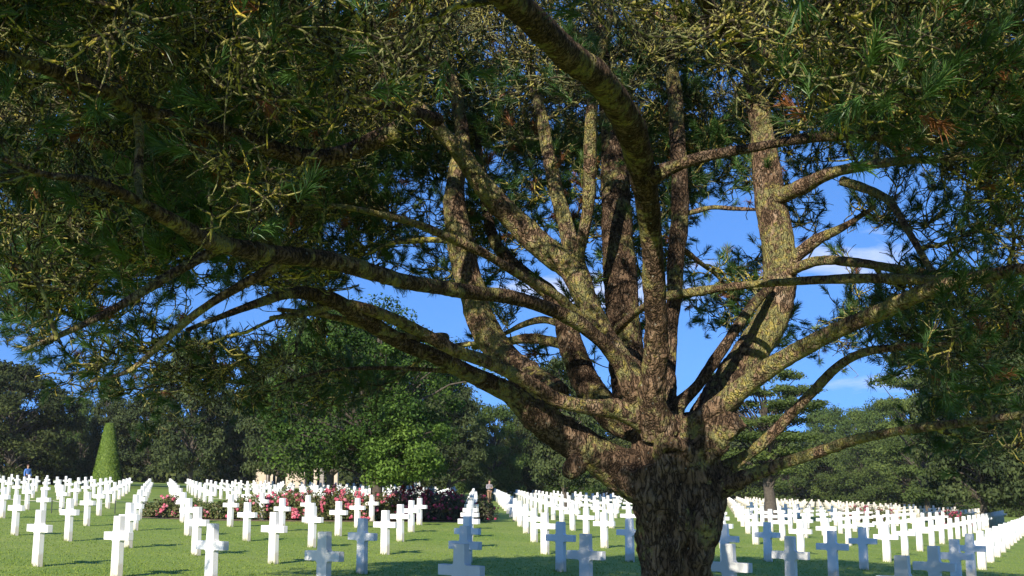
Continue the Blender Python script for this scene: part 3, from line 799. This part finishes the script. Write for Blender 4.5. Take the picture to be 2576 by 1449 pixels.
M_bg_bark = simple_mat('background_bark', [(.3, (.05, .04, .03)), (.7, (.12, .098, .075))], 6, .9, .6, .03)
M_lf_dark = leaf_mat('dark_leaf', [(0, (.028, .040, .013)), (.6, (.056, .072, .022)), (1, (.105, .12, .034))], .25, .8, .1)
M_lf_green = leaf_mat('green_leaf', [(0, (.040, .070, .016)), (.6, (.082, .130, .030)), (1, (.15, .20, .045))], .3, .75, .12)
M_lf_maple = leaf_mat('bright_leaf', [(0, (.018, .044, .008)), (.6, (.046, .092, .015)), (1, (.13, .21, .032))], .25, .6, .15)
M_pn_blue = leaf_mat('pine_foliage', [(0, (.032, .048, .020)), (.6, (.066, .088, .032)), (1, (.11, .135, .045))], .2, .85, .08)
M_pn_green = leaf_mat('green_pine_foliage', [(0, (.045, .068, .020)), (.6, (.092, .130, .034)), (1, (.16, .20, .052))], .25, .85, .08)
PR = {
 'oak': mk_proto('round', 11, 10, 4.2, 0.5, M_lf_dark, M_bg_bark, 24000, .15, 120, .26),
 'oak2': mk_proto('round', 12, 10, 4.6, 0.7, M_lf_green, M_bg_bark, 24000, .145, 120, .24),
 'pine': mk_proto('pine', 13, 10, 3.0, 1.2, M_pn_blue, M_bg_bark, 22000, .15, 130, .2),
 'pine2': mk_proto('round', 14, 10, 3.6, 1.6, M_pn_blue, M_bg_bark, 26000, .15, 130, .22),
 'lay': mk_proto('layered', 15, 10, 3.6, 1.5, M_pn_green, M_bg_bark, 24000, .15, 110, .22),
 'high': mk_proto('round', 17, 10, 4.0, 3.6, M_lf_green, M_bg_bark, 22000, .145, 110, .2),
 'low': mk_proto('round', 16, 10, 5.5, .1, M_pn_green, M_bg_bark, 28000, .16, 130, .26),
}
GR = 'trees along the edge of the cemetery'
def tree_at(kind, px, top, hw, Y, label, rz=0, name='tree', group=GR):
    g = on_ground(px, Y); t = at(px, top, Y); H = t.z-g.z; R = hw/F*Y/CP
    pr_R = {'oak': 4.2, 'oak2': 4.6, 'pine': 3.0, 'pine2': 3.6, 'lay': 3.6, 'low': 5.5, 'high': 4.0}[kind]
    return plant(name, PR[kind], g, rz, (R/pr_R, R/pr_R, H/10), label, group)
TL = [
 ('oak', 20, 922, 135, 108, 'dark broad tree with brownish leaves at the left edge of the photo', .3, 'broadleaf_tree'),
 ('oak', 128, 985, 75, 114, 'dark tree stepping down beside the tall one at the left edge', 1.9, 'broadleaf_tree'),
 ('oak2', 200, 1012, 60, 128, 'small paler tree under the blue gap left of the clipped cone', .8, 'broadleaf_tree'),
 ('pine', 268, 948, 66, 120, 'pointed dark conifer rising just behind the clipped green cone', 2.2, 'background_pine'),
 ('pine2', 372, 985, 85, 118, 'round-headed pine right of the clipped green cone', 1.2, 'background_pine'),
 ('pine2', 478, 856, 98, 106, 'tallest background pine, its head against the blue sky left of centre', 0, 'background_pine'),
 ('pine', 570, 985, 70, 116, 'slim pine between the tallest background pine and the leafy one over the building', 2.9, 'background_pine'),
 ('high', 610, 1010, 70, 120, 'dark leafy tree standing left of the stone building', 2.5, 'broadleaf_tree'),
 ('high', 690, 1000, 80, 122, 'leafy tree hanging over the pillars of the stone building', .4, 'broadleaf_tree'),
 ('pine2', 830, 770, 160, 92, 'very dark bushy pine above and behind the bright green tree', 2.1, 'background_pine'),
 ('high', 800, 1000, 70, 126, 'shaded tree behind the trunk side of the bright green tree', 3.3, 'broadleaf_tree'),
 ('pine2', 700, 880, 100, 102, 'dark pine filling the space left of the very dark bushy one', 1.4, 'background_pine'),
 ('pine2', 1010, 830, 130, 98, 'dark pine behind the top right of the bright green tree', 5.4, 'background_pine'),
 ('pine', 1130, 900, 100, 100, 'dark pine right behind the bright green tree under the long limbs', 2.4, 'background_pine'),
 ('oak', 1030, 990, 90, 126, 'dark tree behind the bright green tree, on its right', .9, 'broadleaf_tree'),
 ('oak2', 1150, 1010, 85, 124, 'mid green tree right of the bright green one', 4.1, 'broadleaf_tree'),
 ('oak2', 1245, 1030, 80, 112, 'lighter green tree with low leaves above the walking person', 5.2, 'broadleaf_tree'),
 ('oak', 1340, 1015, 90, 120, 'dark tree under the low left limb of the big pine', 1.3, 'broadleaf_tree'),
 ('oak2', 1440, 1040, 85, 118, 'green tree beneath the thick limb left of the big trunk', 2.4, 'broadleaf_tree'),
 ('oak', 1560, 1030, 90, 124, 'dark tree mostly hidden behind the big trunk', .1, 'broadleaf_tree'),
 ('pine2', 1420, 905, 95, 90, 'dark pine crown seen between the left limbs of the big pine', 3.9, 'background_pine'),
 ('low', 1850, 1075, 95, 168, 'bushy green tree just right of the big trunk', .7, 'bushy_tree'),
 ('low', 1985, 1090, 95, 160, 'bushy green tree behind the mid-field pine', 2.7, 'bushy_tree'),
 ('oak2', 2085, 1036, 80, 186, 'pale green tree top below the small white cloud, left one', 1.1, 'broadleaf_tree'),
 ('oak2', 2160, 1040, 70, 190, 'pale green tree top below the small white cloud, middle one', 3.1, 'broadleaf_tree'),
 ('oak2', 2240, 1018, 85, 184, 'taller pale green tree top right of the small white cloud', 5.1, 'broadleaf_tree'),
 ('low', 2085, 1095, 90, 162, 'low bushy tree under the pale tree tops, left one', 4.7, 'bushy_tree'),
 ('low', 2180, 1100, 95, 154, 'low bushy tree above the red roses of the right-hand field', 5.7, 'bushy_tree'),
 ('low', 2290, 1095, 105, 146, 'low bushy tree left of the dark pine trunk at the right', 1.7, 'bushy_tree'),
 ('low', 2400, 1080, 105, 138, 'low bushy tree touching the dark pine trunk at the right', 3.5, 'bushy_tree'),
 ('lay', 2330, 905, 110, 112, 'pine with separate foliage pads against the sky at the right', .5, 'background_pine'),
 ('pine2', 2470, 830, 150, 82, 'big dark pine at the right with a thick dark trunk', 1.5, 'background_pine'),
 ('pine2', 2590, 860, 130, 80, 'dark pine cut off by the right edge, with a pale leaning trunk', 4.5, 'background_pine'),
 ('low', 2560, 1110, 90, 138, 'low bushy tree in the lower right behind the lawn', 2.2, 'bushy_tree'),
 ('oak', -110, 930, 130, 112, 'dark tree just outside the left edge', 2.6, 'broadleaf_tree'),
 ('oak2', 1690, 1040, 85, 126, 'green tree straight behind the big trunk', 2.6, 'broadleaf_tree'),
]
for k, px, top, hw, Y, lab, rz, nm in TL: tree_at(k, px, top, hw, Y, lab, rz, nm)
# mid-field pine right of the big trunk
plant('field_pine', mk_proto('layered', 33, 10, 3.1, 3.6, M_pn_green, M_bg_bark, 34000, .12, 150, .36),
      on_ground(1935, 74), .4, (1.15, 1.15, (at(1935, 945, 74).z-gzf(*on_ground(1935, 74)[:2]))/10), 'flat-topped pine with a brown flaring trunk standing among the crosses right of the big pine')
# the bright broadleaf tree in the rose bed
def bright_tree():
    g = on_ground(945, 48.5)
    root = empty('broadleaf_tree', g); tag(root, 'bright green leafy tree with a straight trunk growing out of the rose bed', 'tree')
    r = np.random.default_rng(5); cl = []
    for k in range(185):
        t = r.random(); z = 1.9+7.0*t; prof = math.sqrt(max(0, 1-((t-.38)/.68)**2)); a = r.uniform(0, 6.283); q = 4.3*prof*r.random()**.4
        if math.sin(a)*q > 1.5 and r.random() < .5: continue
        if noise.noise(Vector((math.cos(a)*q, math.sin(a)*q, z))*.55) < -.12: continue
        cl.append((q*math.cos(a)-.4-.12*(z-4), q*math.sin(a), z, r.uniform(.35, 1.1)))
    for k in range(40): cl.append((r.normal()*1.5, r.normal()*1.2-.5, r.uniform(2.4, 7), .7))
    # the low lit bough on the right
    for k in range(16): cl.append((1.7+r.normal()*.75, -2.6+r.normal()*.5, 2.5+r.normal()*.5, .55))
    cl = np.array(cl); per = 300; n = per*len(cl); idx = np.repeat(np.arange(len(cl)), per)
    d = r.normal(size=(n, 3)); d /= np.linalg.norm(d, axis=1, keepdims=True)
    Cc = cl[idx, :3]+d*(cl[idx, 3]*r.random(n)**.4*1.1)[:, None]*np.array([1, 1, .7])
    nrm = d*.6+r.normal(size=(n, 3))*.6+np.array([0, 0, .5]); nrm /= np.linalg.norm(nrm, axis=1, keepdims=True)
    V, Q = cards(Cc, nrm, .075*r.uniform(.6, 1.25, n), .55)
    ct = r.random(len(cl))*.5; ct[-16:] += .45  # low bough clumps tinted lighter, sunlight painted into the leaf colour
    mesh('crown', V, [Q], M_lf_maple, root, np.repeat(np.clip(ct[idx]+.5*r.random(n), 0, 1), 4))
    P, Rr = [], []
    for c in cl[::2]:
        z0 = min(c[2]*.7, r.uniform(2.3, 5)); t = np.linspace(0, 1, 7)[:, None]
        P.append(np.array([0, 0, z0])+(c[:3]-[0, 0, z0])*t+np.array([0, 0, .8])*t*(1-t)+r.normal(size=(7, 3))*.05*t); Rr.append(np.linspace(.07, .015, 7))
    acc = Acc(); acc.add(*tubes(np.array(P), np.array(Rr), 6))
    z = np.linspace(-.3, 7.5, 20); C = np.stack([.04*np.sin(z), .05*np.cos(z*1.3), z, np.interp(z, [-.3, .1, .6, 3, 7.5], [.42, .32, .25, .21, .06])], -1)
    V, Q, T = rough_tube(C, 14, .15); acc.add(V, Q)
    acc.build('trunk', M_bg_bark, root, True)
bright_tree()
# far wood closing the gaps
def wood():
    r = np.random.default_rng(3); n = 150000; ncl = 1300
    a = r.uniform(-.62, .62, ncl); D = r.uniform(166, 190, ncl)+18*(np.abs(a+.19) < .075); X = np.sin(a)*D; Y = np.cos(a)*D
    z = gz(X, Y)+r.uniform(0, 7.5, ncl); s = r.uniform(1.4, 2.4, ncl)
    idx = r.integers(0, ncl, n); d = rand_unit(n)
    C = np.stack([X, Y, z], -1)[idx]+d*(s[idx]*r.random(n)**.4)[:, None]
    V, Q = cards(C, d, .45*r.uniform(.6, 1.2, n), .6)
    o = mesh('woodland', V, [Q], M_lf_dark, None, np.repeat(r.random(n), 4)); tag(o, 'dark far-off wood seen as one mass behind the tree line', 'wood', kind='stuff')
wood()

# ------------------------------------------------------------------ clipped cone
def cone():
    Y = 104; g = on_ground(268, Y); top = at(270, 1066, Y).z-g.z
    root = empty('topiary_cone', g); tag(root, 'tall yew clipped into a blunt green cone behind the left rows', 'topiary')
    k = Y/F/CP; r0, r1 = 37*k, 12.5*k
    n = 26000; t = rng.random(n)**.8; a = rng.uniform(0, 2*np.pi, n)
    prof = np.interp(t, [0, .1, .5, .92, 1], [r0, r0*.95, (r0+r1)/2*.98, r1, r1*.72])
    cap = rng.random(n) < .04; q = np.where(cap, r1*.75*rng.random(n)**.5, prof*(1+rng.normal(0, .018, n))); t = np.where(cap, 1, t)
    C = np.stack([q*np.cos(a), q*np.sin(a), t*top], -1)
    N = np.stack([np.cos(a), np.sin(a), .3+1.5*cap], -1)+rng.normal(size=(n, 3))*.35; N /= np.linalg.norm(N, axis=1, keepdims=True)
    V, Q = cards(C, N, .085*rng.uniform(.6, 1.3, n), .6)
    m = leaf_mat('clipped_yew', [(0, (.07, .13, .012)), (.6, (.12, .19, .018)), (1, (.19, .26, .03))], .2, .6)
    mesh('foliage', V, [Q], m, root, np.repeat(rng.random(n), 4))
    z = np.linspace(-.1, top, 14); rr = np.interp(z/top, [0, .1, .5, .92, 1], [r0, r0*.95, (r0+r1)/2*.98, r1, r1*.7])*.97
    V, Q, T = rough_tube(np.stack([0*z, 0*z, z, rr], -1), 20, .02); mesh('core', V, [Q, T], M_lf_green, root, np.full(len(V), .3))
cone()

# ------------------------------------------------------------------ rose bed
M_rl = leaf_mat('rose_leaf', [(0, (.06, .085, .022)), (.5, (.12, .15, .04)), (.8, (.18, .18, .055)), (1, (.24, .18, .08))], .25, .5)
M_pink = leaf_mat('pink_petal', [(0, (.62, .10, .16)), (.5, (.80, .22, .30)), (1, (.90, .45, .48))], .3, .6)
M_red = leaf_mat('red_petal', [(0, (.42, .02, .015)), (.6, (.72, .05, .03)), (1, (.85, .14, .06))], .3, .6)
M_dkr = leaf_mat('crimson_petal', [(0, (.25, .03, .07)), (.6, (.50, .07, .15)), (1, (.75, .2, .28))], .3, .6)
M_drl = leaf_mat('bronze_rose_leaf', [(0, (.045, .035, .02)), (.5, (.075, .06, .03)), (1, (.10, .13, .045))], .2, .5)
def bush(x, y, w_, h, pet, leafm, nfl, label, clus=1):
    h *= 1.16; nfl = int(nfl*1.5); g = (x, y, gzf(x, y)); root = empty('rose_bush', g, 0); tag(root, label, 'rose bush', 'rose bushes in the beds')
    n = 2100; d = rand_unit(n); d[:, 2] = np.abs(d[:, 2])
    lump = 1+.25*np.sin(d[:, 0]*5+x*3)*np.cos(d[:, 1]*4+y)
    q = rng.random(n)**.35*lump
    C = d*q[:, None]*np.array([w_/2, w_/2, h*.98]); C[:, 2] += .06
    N = d+rng.normal(size=(n, 3))*.7; N /= np.linalg.norm(N, axis=1, keepdims=True)
    V, Q = cards(C, N, .05*rng.uniform(.6, 1.3, n), .6); mesh('foliage', V, [Q], leafm if pet is not M_dkr or rng.random() < .45 else M_rl, root, np.repeat(rng.random(n), 4))
    # canes
    m = 16; dd = rand_unit(m); dd[:, 2] = np.abs(dd[:, 2])+.5; t = np.linspace(0, 1, 5)[None, :, None]
    P = dd[:, None, :]*t*np.array([w_*.4, w_*.4, h*.75]); Rr = np.full((m, 5), .008)
    V, Q = tubes(P, Rr, 4); mesh('canes', V, [Q], M_bg_bark, root)
    # blooms: rosettes of petals, bunched
    nc = max(1, nfl//3)
    cd_ = rand_unit(nc); cd_[:, 2] = np.abs(cd_[:, 2])+.05; cd_[:, 1] = -np.abs(cd_[:, 1])
    cd_ /= np.linalg.norm(cd_, axis=1, keepdims=True)
    for q in range(nc):
        acc = Acc(); nn = cd_[q]; cc = nn*np.array([w_/2, w_/2, h])*1.04
        for k in range(rng.integers(2, 5)):
            c0 = cc+rng.normal(size=3)*.05; c0[2] = max(.12, c0[2])
            np_ = 12; dd = rand_unit(np_)+nn*.5; dd /= np.linalg.norm(dd, axis=1, keepdims=True); sz = rng.uniform(.035, .062)
            V, Q = cards(c0+dd*sz*.6, dd, np.full(np_, sz), .8); acc.add(V, Q, np.repeat(np.clip(rng.random()*.6+rng.random(np_)*.4, 0, 1), 4))
        acc.build('rose_bloom', pet, root)
WHO = {1: ('low olive bush with few pink blooms', M_pink, M_rl), 2: ('green bush crowded with pink roses', M_pink, M_rl), 3: ('dark bush with scarlet roses', M_red, M_drl), 4: ('bronze-leaved bush with crimson roses', M_dkr, M_drl)}
bedL = [(385, 44.2, 1.2, .42, 1, 2), (425, 44.3, 1.3, .62, 1, 22), (470, 44.2, 1.3, .50, 1, 4), (515, 44.2, 1.3, .52, 1, 7), (560, 44.3, 1.3, .55, 1, 6), (605, 44.5, 1.3, .62, 1, 9),
 (650, 44.8, 1.4, .72, 2, 24), (695, 45.2, 1.4, .80, 2, 34), (740, 45.6, 1.4, .88, 2, 42), (785, 46, 1.4, .92, 2, 46), (830, 46.5, 1.4, .95, 2, 50), (875, 47, 1.4, .95, 2, 54), (915, 47.4, 1.3, .92, 2, 50),
 (958, 48, 1.3, .90, 2, 28), (1000, 48.6, 1.4, .95, 2, 30), (1042, 49.2, 1.5, 1.0, 4, 26), (1085, 49.8, 1.5, 1.0, 4, 30), (1128, 50.4, 1.5, .98, 4, 34), (1160, 50.8, 1.2, .9, 4, 16),
 (720, 47.2, 1.4, .95, 2, 22), (850, 48.8, 1.4, 1.05, 2, 30), (1010, 50.8, 1.4, 1.12, 3, 46), (1050, 51.4, 1.4, 1.12, 3, 60), (1092, 52, 1.4, 1.08, 3, 30), (1130, 52.4, 1.4, 1.05, 3, 44),
 (1218, 51.5, 1.1, .85, 4, 14),
 (2150, 84, 1.8, .95, 4, 30), (2185, 83, 1.8, .95, 4, 34), (2220, 83, 1.8, .9, 4, 26), (2375, 80, 1.8, .9, 4, 34), (2405, 80, 1.7, .9, 4, 24)]
for k, (px, Y, w_, h, ty, nf) in enumerate(bedL):
    x = (px-1288)/F*CP*Y
    txt, pm, lmm = WHO[ty]
    if k < 19: lab = '%s, %s from left along the bed front' % (txt, ORD[k+1])
    elif k < 25: lab = '%s, %s from left at the bed back' % (txt, ORD[k-18])
    elif k == 25: lab = 'lone %s right of the column of shaded crosses' % txt
    else: lab = 'far %s, %s from left among right-hand crosses' % (txt, ORD[k-25])
    bush(x, Y, w_, h, pm, lmm, nf, lab)
def bed_soil():
    L = [(350, 43.2), (420, 42.9), (500, 42.8), (620, 43.2), (760, 44.4), (900, 46), (1040, 48), (1170, 49.6), (1185, 53.5), (1000, 53), (850, 51), (700, 49), (550, 47), (400, 46.2)]
    pts2 = [((px-1288)/F*CP*Y, Y) for px, Y in L]
    c = np.mean(pts2, 0); V = []; rings = [0, .33, .66, 1]
    n = 42; P = np.array(pts2+[pts2[0]]); t = np.linspace(0, len(pts2), n, endpoint=False)
    B = np.stack([np.interp(t, range(len(P)), P[:, 0]), np.interp(t, range(len(P)), P[:, 1])], -1)+rng.normal(size=(n, 2))*.06
    for q in rings[1:]:
        for b in B: p = c+(b-c)*q; V.append((p[0], p[1], gzf(*p)+.02 if q < 1 else gzf(*p)+.004))
    V.append((c[0], c[1], gzf(*c)+.02)); ci = len(V)-1
    Q = [(r*n+k, r*n+(k+1) % n, (r+1)*n+(k+1) % n, (r+1)*n+k) for r in range(2) for k in range(n)]
    T = [(ci, (k+1) % n, k) for k in range(n)]
    o = mesh('flower_bed', V, [np.array(Q)[:, ::-1], np.array(T)[:, ::-1]], M_soil)
    tag(o, 'bare brown soil of the long rose bed', 'soil', kind='structure')
bed_soil()

# ------------------------------------------------------------------ rope barrier
M_post = simple_mat('dark_post', [(.3, (.03, .04, .035)), (.7, (.06, .07, .06))], 8, .6)
M_rope = simple_mat('pale_rope', [(.3, (.5, .46, .36)), (.7, (.62, .58, .48))], 30, .9)
def rope():
    pos = [(-60, 53), (134, 44.8), (293, 45.8), (497, 58), (678, 60)]
    g = [on_ground(px, Y) for px, Y in pos]
    root = empty('rope_barrier', g[2]); tag(root, 'low pale rope strung between short dark posts among the left crosses', 'rope fence')
    R0 = np.array(g[2])
    for p in g:
        z = np.array([-.1, .1, .3, .47, .5]); C = np.stack([0*z, 0*z, z, np.array([.02, .02, .02, .02, .012])], -1)+np.array([*(np.array(p)-R0), 0])
        V, Q, T = rough_tube(C, 8, .02); mesh('post', V, [Q, T], M_post, root, None, True)
    for a, b in zip(g[:-1], g[1:]):
        t = np.linspace(0, 1, 24)[:, None]; P = np.array(a)+(np.array(b)-np.array(a))*t-R0; P[:, 2] += .46-.12*4*(t*(1-t))[:, 0]
        V, Q = tubes(P[None], np.full((1, 24), .012), 6); mesh('rope', V, [Q], M_rope, root, None, True)
rope()

# ------------------------------------------------------------------ stone building behind the trees
M_stone = simple_mat('cream_stone', [(.3, (.50, .40, .30)), (.7, (.62, .51, .39))], 1.2, .8, .2)
M_stone2 = simple_mat('grey_stone', [(.3, (.30, .26, .23)), (.7, (.38, .34, .30))], 1.2, .8, .2)
def building():
    Y = 152; g = on_ground(745, Y); root = empty('memorial_building', g); tag(root, 'cream stone colonnade half hidden behind the trees left of centre', 'building')
    k = Y/F*CP
    def slab(nm, p0, p1, y0, y1, z0, z1, m):
        V, F_ = box((p0-745)*k, (p1-745)*k, y0, y1, z0, z1); o = mesh(nm, V, [F_], m, root)
        md = add_mod(o, 'BEVEL', width=.03, segments=2); return o
    slab('wall', 638, 664, 1.2, 1.8, -.3, 5.8, M_stone); slab('wall', 716, 764, .6, 1.8, -.3, 5.8, M_stone)
    for a, b, m in ((681, 702, M_stone), (790, 801, M_stone), (803, 815, M_stone2), (841, 850, M_stone), (672, 676, M_stone2)): slab('pillar', a, b, -.4, .5, -.3, 5.8, m)
    slab('roof', 632, 862, -.8, 2.4, 5.803, 6.9, M_stone); slab('steps', 630, 866, -1.4, 2.6, -.5, .12, M_stone2)
building()

# ------------------------------------------------------------------ people
M_skin = simple_mat('skin', [(.3, (.42, .25, .18)), (.7, (.5, .31, .22))], 5, .6)
def cloth(nm, c): return simple_mat(nm, [(.3, tuple(q*.85 for q in c)), (.7, c)], 12, .85, .3)
def skin_mesh(name, verts, edges, mat, parent, sub=2):
    me = bpy.data.meshes.new(name); me.from_pydata([v[:3] for v in verts], edges, []); me.materials.append(mat)
    o = bpy.data.objects.new(name, me); COL.objects.link(o); o.parent = parent
    m = o.modifiers.new('skin', 'SKIN')
    for i, v in enumerate(verts):
        sv = me.skin_vertices[0].data[i]; sv.radius = (v[3], v[4] if len(v) > 4 else v[3]); sv.use_root = (i == 0)
    m.use_smooth_shade = True; o.modifiers.new('sub', 'SUBSURF').levels = sub; o.modifiers['sub'].render_levels = sub
    return o
def person(px, Y, face, label, shirt, trouser, hair, arms='down', dz=0):
    g = on_ground(px, Y); root = empty('person', g, face); tag(root, label, 'person')
    if arms == 'held':
        ra = [(-.20, 0, 1.40, .05), (-.27, -.04, 1.13, .042), (-.08, -.28, 1.16, .034), (-.02, -.34, 1.18, .03)]; la = [(.20, 0, 1.40, .05), (.27, -.04, 1.13, .042), (.08, -.27, 1.20, .034), (.03, -.34, 1.22, .03)]
    else:
        ra = [(-.20, 0, 1.40, .05), (-.26, .03, 1.12, .042), (-.27, -.05, .87, .034), (-.27, -.07, .80, .03)]; la = [(.20, 0, 1.40, .05), (.26, .02, 1.12, .042), (.27, -.06, .88, .034), (.27, -.09, .81, .03)]
    v = [(0, 0, .95, .13, .10), (0, 0, 1.15, .115, .09), (0, .01, 1.36, .14, .095), (0, 0, 1.47, .055), (0, -.01, 1.55, .055), (0, -.02, 1.63, .078, .095), (0, -.01, 1.72, .06, .07)]
    e = [(i, i+1) for i in range(6)]
    for arm in (ra, la):
        b = len(v); v += [a for a in arm]; e += [(2, b)]+[(b+i, b+i+1) for i in range(3)]
        h = arm[-1]; 
        for q in range(5):
            b2 = len(v); s = (q-2)*.014; v += [(h[0]+s, h[1]-.02, h[2]-.05, .011), (h[0]+s*1.2, h[1]-.03-.01*(q % 2), h[2]-.09+.02*abs(q-2)*.5, .009)]; e += [(b+3, b2), (b2, b2+1)]
    legs = []
    for sgn, st in ((-1, -.10), (1, .12)):
        b = len(v); L_ = [(sgn*.10, 0, .88, .095), (sgn*.11, st*.4, .48, .06), (sgn*.11, st, .09, .042), (sgn*.12, st-.13, .035, .038)]
        v += L_; e += [(0, b)]+[(b+i, b+i+1) for i in range(3)]; legs.append(L_)
    skin_mesh('body', v, e, M_skin, root)
    sv = [(0, 0, .90, .155, .12), (0, 0, 1.15, .145, .115), (0, .01, 1.36, .165, .12), (0, 0, 1.46, .075)]; se = [(0, 1), (1, 2), (2, 3)]
    for arm in (ra, la):
        b = len(sv); sv += [(a[0], a[1], a[2], a[3]+.022) for a in arm[:3]]; se += [(2, b), (b, b+1), (b+1, b+2)]
    skin_mesh('shirt', sv, se, cloth('shirt_cloth', shirt), root)
    tv = [(0, 0, .93, .15, .115)]; te = []
    for L_ in legs:
        b = len(tv); tv += [(a[0], a[1], a[2], a[3]+.02) for a in L_[:3]]; te += [(0, b), (b, b+1), (b+1, b+2)]
    skin_mesh('trousers', tv, te, cloth('trouser_cloth', trouser), root)
    skin_mesh('hair', [(0, .03, 1.68, .08, .085), (0, .0, 1.745, .072, .07), (0, .055, 1.60, .06, .05)], [(0, 1), (0, 2)], cloth('hair_tone', hair), root)
    f = Acc()
    for sx in (-.03, .03): V, Q = box(sx-.012, sx+.012, -.118, -.108, 1.645, 1.655); f.add(V, Q)
    V, Q = box(-.022, .022, -.116, -.106, 1.585, 1.592); f.add(V, Q); f.build('face_features', cloth('face_dark', (.08, .04, .035)), root)
    V, Q, T = rough_tube(np.array([(0, -.10, 1.66, .008), (0, -.125, 1.615, .016), (0, -.11, 1.60, .006)]), 8, 0); mesh('nose', V, [Q, T], M_skin, root, None, True)
person(1050, 97, 2.6, 'person in a loose white shirt walking behind the far crosses', (.62, .62, .60), (.10, .10, .12), (.09, .05, .03))
person(1231, 90, .6, 'person in a grey top holding something in both hands at the end of a row', (.30, .27, .28), (.28, .17, .10), (.05, .03, .025), 'held')
person(68, 92, 1.0, 'person in a bright blue shirt among the crosses at the far left', (.10, .22, .55), (.05, .05, .08), (.12, .06, .04))
